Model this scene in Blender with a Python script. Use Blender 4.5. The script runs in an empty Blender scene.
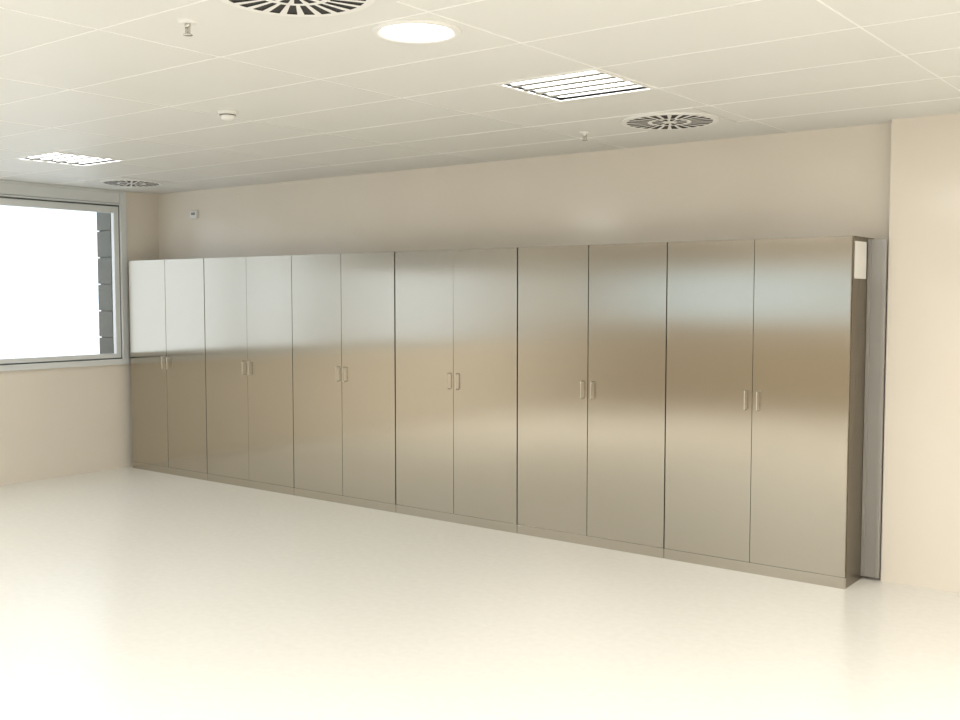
import bpy, bmesh, math, random
from mathutils import Matrix, Vector
random.seed(3)
scn = bpy.context.scene
scn.view_settings.view_transform = 'Standard'
scn.view_settings.look = 'None'
scn.view_settings.exposure = 0.0

# ------------------------------------------------------------ materials
def mat(name, col, rough=0.5, metal=0.0, spec=0.5, emit=None, es=0.0):
    m = bpy.data.materials.new(name); m.use_nodes = True
    b = m.node_tree.nodes['Principled BSDF']
    b.inputs['Base Color'].default_value = (*col, 1)
    b.inputs['Roughness'].default_value = rough
    b.inputs['Metallic'].default_value = metal
    b.inputs['Specular IOR Level'].default_value = spec
    if emit:
        b.inputs['Emission Color'].default_value = (*emit, 1)
        b.inputs['Emission Strength'].default_value = es
    return m, b

def noise_col(m, b, c1, c2, scale, detail=4, vec_scale=None, bump=0.0):
    nt = m.node_tree; N = nt.nodes; L = nt.links
    tc = N.new('ShaderNodeTexCoord'); mp = N.new('ShaderNodeMapping')
    if vec_scale: mp.inputs['Scale'].default_value = vec_scale
    no = N.new('ShaderNodeTexNoise'); no.inputs['Scale'].default_value = scale; no.inputs['Detail'].default_value = detail
    cr = N.new('ShaderNodeValToRGB')
    cr.color_ramp.elements[0].position = .3; cr.color_ramp.elements[1].position = .7
    cr.color_ramp.elements[0].color = (*c1, 1); cr.color_ramp.elements[1].color = (*c2, 1)
    L.new(tc.outputs['Object'], mp.inputs['Vector']); L.new(mp.outputs['Vector'], no.inputs['Vector'])
    L.new(no.outputs['Fac'], cr.inputs['Fac']); L.new(cr.outputs['Color'], b.inputs['Base Color'])
    if bump:
        bp = N.new('ShaderNodeBump'); bp.inputs['Strength'].default_value = bump; bp.inputs['Distance'].default_value = .002
        L.new(no.outputs['Fac'], bp.inputs['Height']); L.new(bp.outputs['Normal'], b.inputs['Normal'])
    return no

M_wall, b = mat('wall_laminate', (.78, .68, .53), .16, spec=.3)
noise_col(M_wall, b, (.775, .715, .625), (.795, .735, .645), 2.0)
M_wallf, b = mat('wall_front_darkened', (.42, .34, .24), .4)  # unseen front wall, coloured dark for the band reflected in the steel doors
noise_col(M_wallf, b, (.40, .33, .24), (.45, .37, .27), 3.0, 4, (6, 6, 1))
M_floor, b = mat('floor_vinyl', (.86, .82, .70), .26, spec=.5)
noise_col(M_floor, b, (.84, .82, .765), (.88, .86, .805), 22.0, 8)
M_tile, b = mat('ceiling_tile', (.72, .69, .60), .45, spec=.3)
noise_col(M_tile, b, (.735, .73, .695), (.75, .745, .71), 1.3)
M_grid, _ = mat('ceiling_grid', (.93, .925, .90), .4)
M_white, _ = mat('white_enamel', (.82, .81, .78), .35)
M_dark, _ = mat('dark_slot', (.03, .028, .025), .8)
M_frame, _ = mat('window_aluminium', (.74, .76, .76), .4, metal=.05)
M_gasket, _ = mat('window_gasket', (.10, .11, .11), .6)
M_ext, b = mat('exterior_cladding', (.14, .145, .13), .7)
M_shut, b = mat('added_shutter_slats', (.30, .30, .28), .6)  # slats added out of view to dim what the doors mirror
M_lampr, _ = mat('lamp_diffuser_round', (1, 1, 1), .4, emit=(1, 1, .97), es=5)
M_lamps, _ = mat('lamp_tube_panel', (1, 1, 1), .4, emit=(1, .99, .97), es=9)
M_refl, _ = mat('lamp_reflector', (.30, .30, .28), .4, metal=.2)
M_chrome, _ = mat('handle_metal', (.60, .58, .53), .22, metal=1)
M_galv, _ = mat('galvanised_filler', (.38, .37, .35), .38, metal=.5)
M_paper, _ = mat('paper_label', (.85, .84, .80), .6)
def glass(name, tint):
    g = bpy.data.materials.new(name); g.use_nodes = True
    nt = g.node_tree; nt.nodes.clear()
    o = nt.nodes.new('ShaderNodeOutputMaterial'); mx = nt.nodes.new('ShaderNodeMixShader')
    tr = nt.nodes.new('ShaderNodeBsdfTransparent'); gl = nt.nodes.new('ShaderNodeBsdfGlossy'); gl.inputs['Roughness'].default_value = .02
    tr.inputs[0].default_value = (*tint, 1)
    mx.inputs[0].default_value = .06
    nt.links.new(tr.outputs[0], mx.inputs[1]); nt.links.new(gl.outputs[0], mx.inputs[2]); nt.links.new(mx.outputs[0], o.inputs[0])
    return g
M_glass = glass('window_glass', (1, 1, 1))
M_glass_t = glass('front_window_glass', (.93, .98, 1.0))  # nearly clear; tint tuned for the front windows' reflection in the steel

def steel(name, col, rough, aniso):
    m, b = mat(name, col, rough, metal=1.0)
    nt = m.node_tree; N = nt.nodes; L = nt.links
    b.inputs['Anisotropic'].default_value = aniso
    geo = N.new('ShaderNodeNewGeometry'); vm = N.new('ShaderNodeVectorMath'); vm.operation = 'CROSS_PRODUCT'
    vm.inputs[1].default_value = (0, 0, 1)
    L.new(geo.outputs['Normal'], vm.inputs[0]); L.new(vm.outputs[0], b.inputs['Tangent'])
    tc = N.new('ShaderNodeTexCoord'); mp = N.new('ShaderNodeMapping'); mp.inputs['Scale'].default_value = (160, 160, 1.2)
    no = N.new('ShaderNodeTexNoise'); no.inputs['Scale'].default_value = 3; no.inputs['Detail'].default_value = 3
    mr = N.new('ShaderNodeMapRange'); mr.inputs['To Min'].default_value = rough * .75; mr.inputs['To Max'].default_value = rough * 1.25
    L.new(tc.outputs['Object'], mp.inputs['Vector']); L.new(mp.outputs['Vector'], no.inputs['Vector'])
    L.new(no.outputs['Fac'], mr.inputs['Value']); L.new(mr.outputs['Result'], b.inputs['Roughness'])
    return m
M_steel = steel('brushed_stainless_steel', (.50, .465, .40), .18, .93)
M_steel2 = steel('stainless_carcass', (.30, .26, .20), .3, .5)

# ------------------------------------------------------------ helpers
def link(o, parent=None):
    scn.collection.objects.link(o)
    if parent: o.parent = parent
    return o
def empty(name, loc=(0, 0, 0)):
    e = bpy.data.objects.new(name, None); e.location = loc; e.empty_display_size = .1
    return link(e)
def boxes(name, lst, mats, parent=None, bevel=0.0, origin=(0, 0, 0)):
    bm = bmesh.new()
    for t in lst:
        x0, x1, y0, y1, z0, z1 = t[:6]; mi = t[6] if len(t) > 6 else 0
        v = [bm.verts.new(c) for c in ((x0,y0,z0),(x1,y0,z0),(x1,y1,z0),(x0,y1,z0),(x0,y0,z1),(x1,y0,z1),(x1,y1,z1),(x0,y1,z1))]
        for f in ((3,2,1,0),(4,5,6,7),(0,1,5,4),(1,2,6,5),(2,3,7,6),(3,0,4,7)):
            bm.faces.new([v[i] for i in f]).material_index = mi
    me = bpy.data.meshes.new(name); bm.to_mesh(me); bm.free()
    for m in (mats if isinstance(mats, (list, tuple)) else [mats]): me.materials.append(m)
    ob = bpy.data.objects.new(name, me); ob.location = origin
    if bevel:
        md = ob.modifiers.new('bevel', 'BEVEL'); md.width = bevel; md.segments = 2; md.limit_method = 'ANGLE'
    return link(ob, parent)
def lathe(name, prof, mats, parent=None, seg=48, origin=(0, 0, 0), mi=None, smooth=True):
    bm = bmesh.new(); rings = []
    for r, z in prof:
        if r < 1e-6: rings.append([bm.verts.new((0, 0, z))])
        else: rings.append([bm.verts.new((r*math.cos(2*math.pi*i/seg), r*math.sin(2*math.pi*i/seg), z)) for i in range(seg)])
    for k in range(len(rings)-1):
        a, c = rings[k], rings[k+1]
        for i in range(seg):
            j = (i+1) % seg
            if len(a) == 1 and len(c) == 1: continue
            if len(a) == 1: vs = [a[0], c[j], c[i]]
            elif len(c) == 1: vs = [a[i], a[j], c[0]]
            else: vs = [a[i], a[j], c[j], c[i]]
            f = bm.faces.new(vs); f.smooth = smooth
            if mi: f.material_index = mi[k]
    bmesh.ops.recalc_face_normals(bm, faces=bm.faces)
    me = bpy.data.meshes.new(name); bm.to_mesh(me); bm.free()
    for m in (mats if isinstance(mats, (list, tuple)) else [mats]): me.materials.append(m)
    ob = bpy.data.objects.new(name, me); ob.location = origin
    return link(ob, parent)

# ------------------------------------------------------------ room shell
XL, XR, YB, YF, C = -7.30, 5.0, 0.43, -9.0, 2.80
PX, PY = 0.111, 0.325
T = .30
boxes('floor', [(XL-T, XR+T, YF-T, YB+T, -.1, 0)], M_floor)
boxes('wall_back', [(XL-T, XR+T, YB, YB+T, 0, C+.12), (PX, XR, PY, YB, 0, C)], M_wall)
boxes('wall_right', [(XR, XR+T, YF, YB, 0, C+.12)], M_wall)
ZS, ZT = 1.055, 2.80
wins = [(-3.05, .045), (-6.55, -3.35)]
boxes('wall_left', [(XL-T, XL, YF, YB, 0, ZS), (XL-T, XL, YF, YB, ZT, C+.12),
                    (XL-T, XL, .045, YB, ZS, ZT), (XL-T, XL, -3.35, -3.05, ZS, ZT), (XL-T, XL, YF, -6.55, ZS, ZT)], M_wall)
fw = [(-6.6, -3.0), (-2.4, 1.2)]
FS, FT = 1.30, 2.28
boxes('wall_front', [(XL-T, XR+T, YF-T, YF, 0, FS), (XL-T, XR+T, YF-T, YF, FT, C+.12), (XL-T, -6.6, YF-T, YF, FS, FT),
                     (-3.0, -2.4, YF-T, YF, FS, FT), (1.2, XR+T, YF-T, YF, FS, FT)], M_wallf)

gx = [-1.15+.6*k for k in range(-11, 12)]; gy = [-1.97+.6*k for k in range(-12, 5)]
lamp_c = [(-.85, -1.67), (-5.44, -1.67), (3.95, -1.67), (-.85, -5.27), (-5.44, -5.27), (1.55, -3.47), (3.95, -5.27), (-3.25, -7.67), (1.55, -7.67)]  # first two lamps are seen; the others are added unseen to brighten the room
tl = []
for i in range(len(gx)-1):
    for j in range(len(gy)-1):
        x0, x1, y0, y1 = gx[i], gx[i+1], gy[j], gy[j+1]
        cx, cy = (x0+x1)/2, (y0+y1)/2
        segs = [(x0, x1)]
        for a, b_ in lamp_c:
            if abs(cy-b_) < .1:
                ns = []
                for s0, s1 in segs:
                    h0, h1 = a-.3, a+.3
                    if h1 <= s0+1e-4 or h0 >= s1-1e-4: ns.append((s0, s1)); continue
                    if h0 > s0+.02: ns.append((s0, h0))
                    if h1 < s1-.02: ns.append((h1, s1))
                segs = ns
        for s0, s1 in segs:
            s0 = max(s0, XL); s1 = min(s1, XR); q0 = max(y0, YF); q1 = min(y1, YB)
            if s1-s0 < .01 or q1-q0 < .01: continue
            tl.append((s0, s1, q0, q1, C, C+.015, 0))
def clear(x, y0, y1):
    return not any(abs(x-a) < .29 and y0 < b_ < y1 for a, b_ in lamp_c)
for k, x in enumerate(gx):
    if XL < x < XR and (k-11) % 2:
        for j in range(len(gy)-1):
            y0, y1 = max(gy[j], YF), min(gy[j+1], YB)
            if y1 > y0 and clear(x, y0, y1): tl.append((x-.004, x+.004, y0, y1, C-.0022, C+.02, 1))
for y in gy:
    if YF < y < YB-.01: tl.append((XL, XR, y-.004, y+.004, C-.002, C+.02, 1))
tl.append((XL-T, XR+T, YF-T, YB+T, C+.12, C+.16, 0))
boxes('ceiling', tl, [M_tile, M_grid])

# ------------------------------------------------------------ windows
def window(name, u0, u1, side, zs, zt, added_shutter_z=None):
    e = empty(name)
    if side == 'L':
        def B(n, l, m, bev=0):
            return boxes(n, [(XL-d1, XL-d0, a, b_, z0, z1)+tuple(r) for (a, b_, d0, d1, z0, z1, *r) in l], m, e, bev)
    else:
        def B(n, l, m, bev=0):
            return boxes(n, [(a, b_, YF-d1, YF-d0, z0, z1)+tuple(r) for (a, b_, d0, d1, z0, z1, *r) in l], m, e, bev)
    q = zt-.145 if side == 'L' else zt-.07
    g0, g1 = q-.08, zs+.115
    mid = (u0+u1)/2
    B('outer_frame', [(u0, u0+.07, -.02, .06, zs, zt), (u1-.07, u1, -.02, .06, zs, zt), (u0, u1, -.03, .06, zs, zs+.055),
                      (u0+.07, u1-.07, -.02, .06, q, q+.015), (mid-.04, mid+.04, -.01, .06, zs+.055, q)], M_frame, .004)
    B('shutter_box', [(u0+.07, u1-.07, -.012, .14, q+.02, zt-.02), (u0, u1, -.03, .02, zt-.02, zt)], M_frame, .004)
    B('gaskets', [(u0+.07, u1-.07, 0.005, .05, q-.015, q), (u0+.07, u1-.07, .005, .05, zs+.055, zs+.067),
                  (u0+.07, u0+.08, .005, .05, zs+.055, q), (u1-.08, u1-.07, .005, .05, zs+.055, q)], M_gasket)
    sl = []
    for a, b_ in ((u0+.08, mid-.045), (mid+.045, u1-.08)):
        sl += [(a, a+.055, .0, .05, zs+.067, q-.015), (b_-.055, b_, .0, .05, zs+.067, q-.015),
               (a+.055, b_-.055, .0, .05, zs+.067, g1-.004), (a+.055, b_-.055, .0, .05, g0, q-.015)]
    B('sashes', sl, M_frame, .004)
    B('glass', [(u0+.1, u1-.1, .022, .028, g1-.01, g0+.01)], M_glass if side == 'L' else M_glass_t)
    cl = []
    z = zs
    while z < zt-.02:
        z1 = min(z+.27, zt)
        cl.append((u1-.135, u1-.09, .062, T-.0, z+.006, z1-.006, 0)); cl.append((u0+.09, u0+.135, .062, T, z+.006, z1-.006, 0))
        z = z1
    cl.append((u1-.12, u1-.09, .062, T-.02, zs, zt, 0)); cl.append((u0+.09, u0+.12, .062, T-.02, zs, zt, 0))
    B('exterior_reveal', cl, M_ext)
    B('exterior_sill', [(u0, u1, .062, T+.04, zs, zs+.05)], M_ext)
    if added_shutter_z:  # unseen slats, lowered to darken the top of the reflection in the doors
        s = []; z = added_shutter_z
        while z < q+.02:
            s.append((u0+.14, u1-.14, .09, .102, z, z+.047)); z += .05
        B('added_shutter', s, M_shut, .003)
    B('latch', [(u0+.095, u0+.115, -.03, 0, 1.75, 1.88), (mid+.055, mid+.075, -.03, 0, 1.75, 1.88)], M_frame, .004)
    return e
window('window_1', *wins[0], 'L', ZS, ZT); window('window_2', *wins[1], 'L', ZS, ZT, 2.08)
window('window_3', *fw[0], 'F', FS, FT); window('window_4', *fw[1], 'F', FS, FT)

# ------------------------------------------------------------ cabinets
H, W, D = 2.10, 1.2, .425
def handle(name, x, parent):
    cu = bpy.data.curves.new(name, 'CURVE'); cu.dimensions = '3D'; cu.bevel_depth = .0042; cu.bevel_resolution = 4
    s = cu.splines.new('POLY')
    pts = []
    z0, z1, y = 1.035, 1.155, -.026
    pts.append((x, 0.002, z0))
    for k in range(6):
        a = k/5*math.pi/2; pts.append((x, y+.01-.01*math.sin(a), z0+.01-.01*math.cos(a)))
    for k in range(6):
        a = k/5*math.pi/2; pts.append((x, y+.01-.01*math.cos(a), z1-.01+.01*math.sin(a)))
    pts.append((x, 0.002, z1))
    s.points.add(len(pts)-1)
    for p, c in zip(s.points, pts): p.co = (*c, 1)
    cu.use_fill_caps = True
    cu.materials.append(M_chrome)
    tmp = bpy.data.objects.new(name, cu); scn.collection.objects.link(tmp)
    dg = bpy.context.evaluated_depsgraph_get(); me = bpy.data.meshes.new_from_object(tmp.evaluated_get(dg))
    bpy.data.objects.remove(tmp)
    return link(bpy.data.objects.new(name, me), parent)
PZ = .068
def door(name, x0, x1, parent):
    """sheet-steel door hung very slightly out of true, as real doors are"""
    ob = boxes(name, [(0, x1-x0, 0, .019, PZ+.002, H-.002)], M_steel, parent, .001, (x0, 0, 0))
    ob.rotation_euler = (random.uniform(-.0015, .0015), 0, random.uniform(-.0035, .0035))
    return ob
for i in range(6):
    e = empty('stainless_steel_cabinet', (-W*(i+1), 0, 0))
    a, b_ = .0015, W-.0015
    boxes('carcass', [(a, a+.02, .024, D-.002, .0, H), (b_-.02, b_, .024, D-.002, 0, H), (a+.02, b_-.02, .024, D-.002, H-.02, H),
                      (a+.02, b_-.02, .024, D-.002, PZ-.01, PZ+.01), (a+.02, b_-.02, D-.014, D-.002, PZ+.01, H-.02),
                      (a+.02, b_-.02, .03, D-.02, 1.05, 1.07)], M_steel2, e)
    boxes('plinth', [(a, b_, .001, .024, .0, PZ)], M_steel, e, .0005)
    door('door_left', a+.003, W/2-.0018, e)
    door('door_right', W/2+.0018, b_-.003, e)
    handle('handle_left', W/2-.04, e); handle('handle_right', W/2+.04, e)
    if i == 0:
        boxes('paper_label', [(W, W+.004, .04, .25, 1.85, 2.07)], M_paper, e)
boxes('filler_panel', [(0.0, .107, .30, .312, 0.02, 2.09), (0.0, .02, .285, .30, .02, 2.09), (.085, .107, .29, .30, .02, 2.09)], M_galv, None, .001)

# ------------------------------------------------------------ ceiling fixtures
def louvre(cx, cy, power):
    e = empty('ceiling_louvre_light', (cx, cy, C))
    h = .297
    boxes('trim', [(-h, h, -h, -h+.025, -.006, .012), (-h, h, h-.025, h, -.006, .012), (-h, -h+.025, -h+.025, h-.025, -.006, .012), (h-.025, h, -h+.025, h-.025, -.006, .012)], M_white, e, .001)
    g = h-.025
    boxes('housing', [(-g-.004, -g, -g, g, .0, .09), (g, g+.004, -g, g, 0, .09), (-g, g, -g-.004, -g, 0, .09), (-g, g, g, g+.004, 0, .09), (-g, g, -g, g, .09, .094)], M_refl, e)
    n = 5; w = 2*g/n
    boxes('tube_panels', [(-g+.01, g-.01, -g+k*w+.022, -g+(k+1)*w-.022, .012, .03) for k in range(n)], M_lamps, e)
    boxes('louvre_blades', [(-g, g, -g+k*w-.021, -g+k*w+.021, .002, .012) for k in range(1, n)], M_refl, e)
    if power:  # fill light, given only to the added lamps out of view
        l = bpy.data.lights.new('added_fill_light', 'AREA'); l.shape = 'RECTANGLE'; l.size = .52; l.size_y = .52; l.energy = power; l.color = (1, .985, .95)
        o = bpy.data.objects.new('added_fill_light', l); o.location = (0, 0, .001); link(o, e)
    return e
for k, c in enumerate(lamp_c): louvre(*c, 0 if k < 2 else (80 if k == 4 else 54))

def downlight(cx, cy):
    e = empty('ceiling_downlight', (cx, cy, C))
    lathe('trim_ring', [(.178, .0), (.178, -.006), (.172, -.012), (.155, -.014), (.143, -.008), (.143, 0)], M_white, e)
    lathe('diffuser', [(.143, -.006), (.12, -.013), (.08, -.019), (.04, -.022), (0, -.023)], M_lampr, e)
downlight(-.765, -2.99)
downlight(1.64, -5.0)

def diffuser(cx, cy, R):
    e = empty('ceiling_air_diffuser', (cx, cy, C))
    boxes('square_plate', [(-.297, .297, -.297, .297, -.005, 0)], M_tile, e, .001)
    bm = bmesh.new()
    seg = 120
    radii = [(0, 0), (.03, 0), (.045, 12), (.105, 0), (.13, 24), (R-.03, 0), (R, 0)]
    z = -.014
    verts = []
    for r, _ in radii:
        verts.append([bm.verts.new((r*math.cos(2*math.pi*i/seg), r*math.sin(2*math.pi*i/seg), z)) for i in range(seg)] if r > 0 else [bm.verts.new((0, 0, z))])
    slots = []
    for k in range(len(radii)-1):
        n = radii[k][1]
        for i in range(seg):
            j = (i+1) % seg
            if k == 0: f = bm.faces.new([verts[0][0], verts[1][i], verts[1][j]])
            else: f = bm.faces.new([verts[k][i], verts[k+1][i], verts[k+1][j], verts[k][j]])
            if n and (i % (seg//n)) < round((seg//n)*.55): slots.append(f)
    rim = [bm.verts.new((R*1.01*math.cos(2*math.pi*i/seg), R*1.01*math.sin(2*math.pi*i/seg), -.004)) for i in range(seg)]
    for i in range(seg):
        j = (i+1) % seg; bm.faces.new([verts[-1][i], rim[i], rim[j], verts[-1][j]])
    ret = bmesh.ops.extrude_face_region(bm, geom=slots)
    nv = [g for g in ret['geom'] if isinstance(g, bmesh.types.BMVert)]
    bmesh.ops.translate(bm, verts=nv, vec=(0, 0, .004))
    for g in ret['geom']:
        if isinstance(g, bmesh.types.BMFace): g.material_index = 1
    bmesh.ops.delete(bm, geom=[f for f in slots if f.is_valid], context='FACES_ONLY')
    for f in bm.faces:
        zz = [v.co.z for v in f.verts]
        if min(zz) < -.0139 and -.0105 < max(zz) < -.009: f.material_index = 1
    me = bpy.data.meshes.new('slotted_disc'); bm.to_mesh(me); bm.free()
    me.materials.append(M_white); me.materials.append(M_dark)
    link(bpy.data.objects.new('slotted_disc', me), e)
diffuser(-.95, -.47, .285)
diffuser(-.75, -3.65, .28)
diffuser(-6.5, -.42, .275)

def detector(cx, cy):
    e = empty('smoke_detector', (cx, cy, C))
    lathe('base', [(.055, 0), (.055, -.012), (.05, -.016), (.0, -.016)], M_white, e)
    lathe('sensing_head', [(.042, -.016), (.044, -.028), (.038, -.042), (.02, -.050), (0, -.051)], M_white, e)
    lathe('vent_ring', [(.0455, -.020), (.0455, -.024)], M_dark, e)
detector(-2.82, -2.27)
def sprinkler(cx, cy):
    e = empty('ceiling_sprinkler', (cx, cy, C))
    lathe('escutcheon', [(.038, 0), (.036, -.006), (.018, -.010), (.012, -.010)], M_white, e)
    lathe('body', [(.011, -.008), (.011, -.022), (.007, -.024), (0, -.024)], M_chrome, e)
    boxes('yoke_arms', [(-.013, -.010, -.003, .003, -.048, -.020), (.010, .013, -.003, .003, -.048, -.020), (-.013, .013, -.003, .003, -.050, -.047)], M_chrome, e)
    lathe('glass_bulb', [(0, -.024), (.0035, -.028), (.0035, -.044), (0, -.047)], M_chrome, e, seg=12)
    lathe('deflector', [(0, -.050), (.018, -.050), (.019, -.053), (0, -.053)], M_chrome, e)
sprinkler(-1.37, -3.63); sprinkler(-1.60, -.38)

e = empty('wall_thermostat', (-6.68, YB, 2.56))
boxes('housing', [(-.055, .055, -.028, 0, -.04, .04)], M_white, e, .006)
boxes('display', [(-.03, .03, -.030, -.028, -.005, .02)], M_refl, e)

# ------------------------------------------------------------ light
w = bpy.data.worlds.new('overcast_sky'); scn.world = w; w.use_nodes = True
bg = w.node_tree.nodes['Background']; bg.inputs[0].default_value = (.84, .93, 1.0, 1); bg.inputs[1].default_value = 1.8

# ------------------------------------------------------------ camera
yaw, pitch = -.6551, -.0618
f0 = Vector((math.sin(yaw), math.cos(yaw), 0)); right = Vector((math.cos(yaw), -math.sin(yaw), 0)); up = Vector((0, 0, 1))
fw_ = f0*math.cos(pitch)+up*math.sin(pitch); u2 = -f0*math.sin(pitch)+up*math.cos(pitch)
cam = bpy.data.cameras.new('camera'); co = bpy.data.objects.new('camera', cam); link(co)
cam.sensor_width = 36; cam.lens = 1040.26/960*36
co.matrix_world = Matrix([[right[i], u2[i], -fw_[i], (1.9951, -6.1685, 1.7491)[i]] for i in range(3)]+[[0, 0, 0, 1]])
scn.camera = co
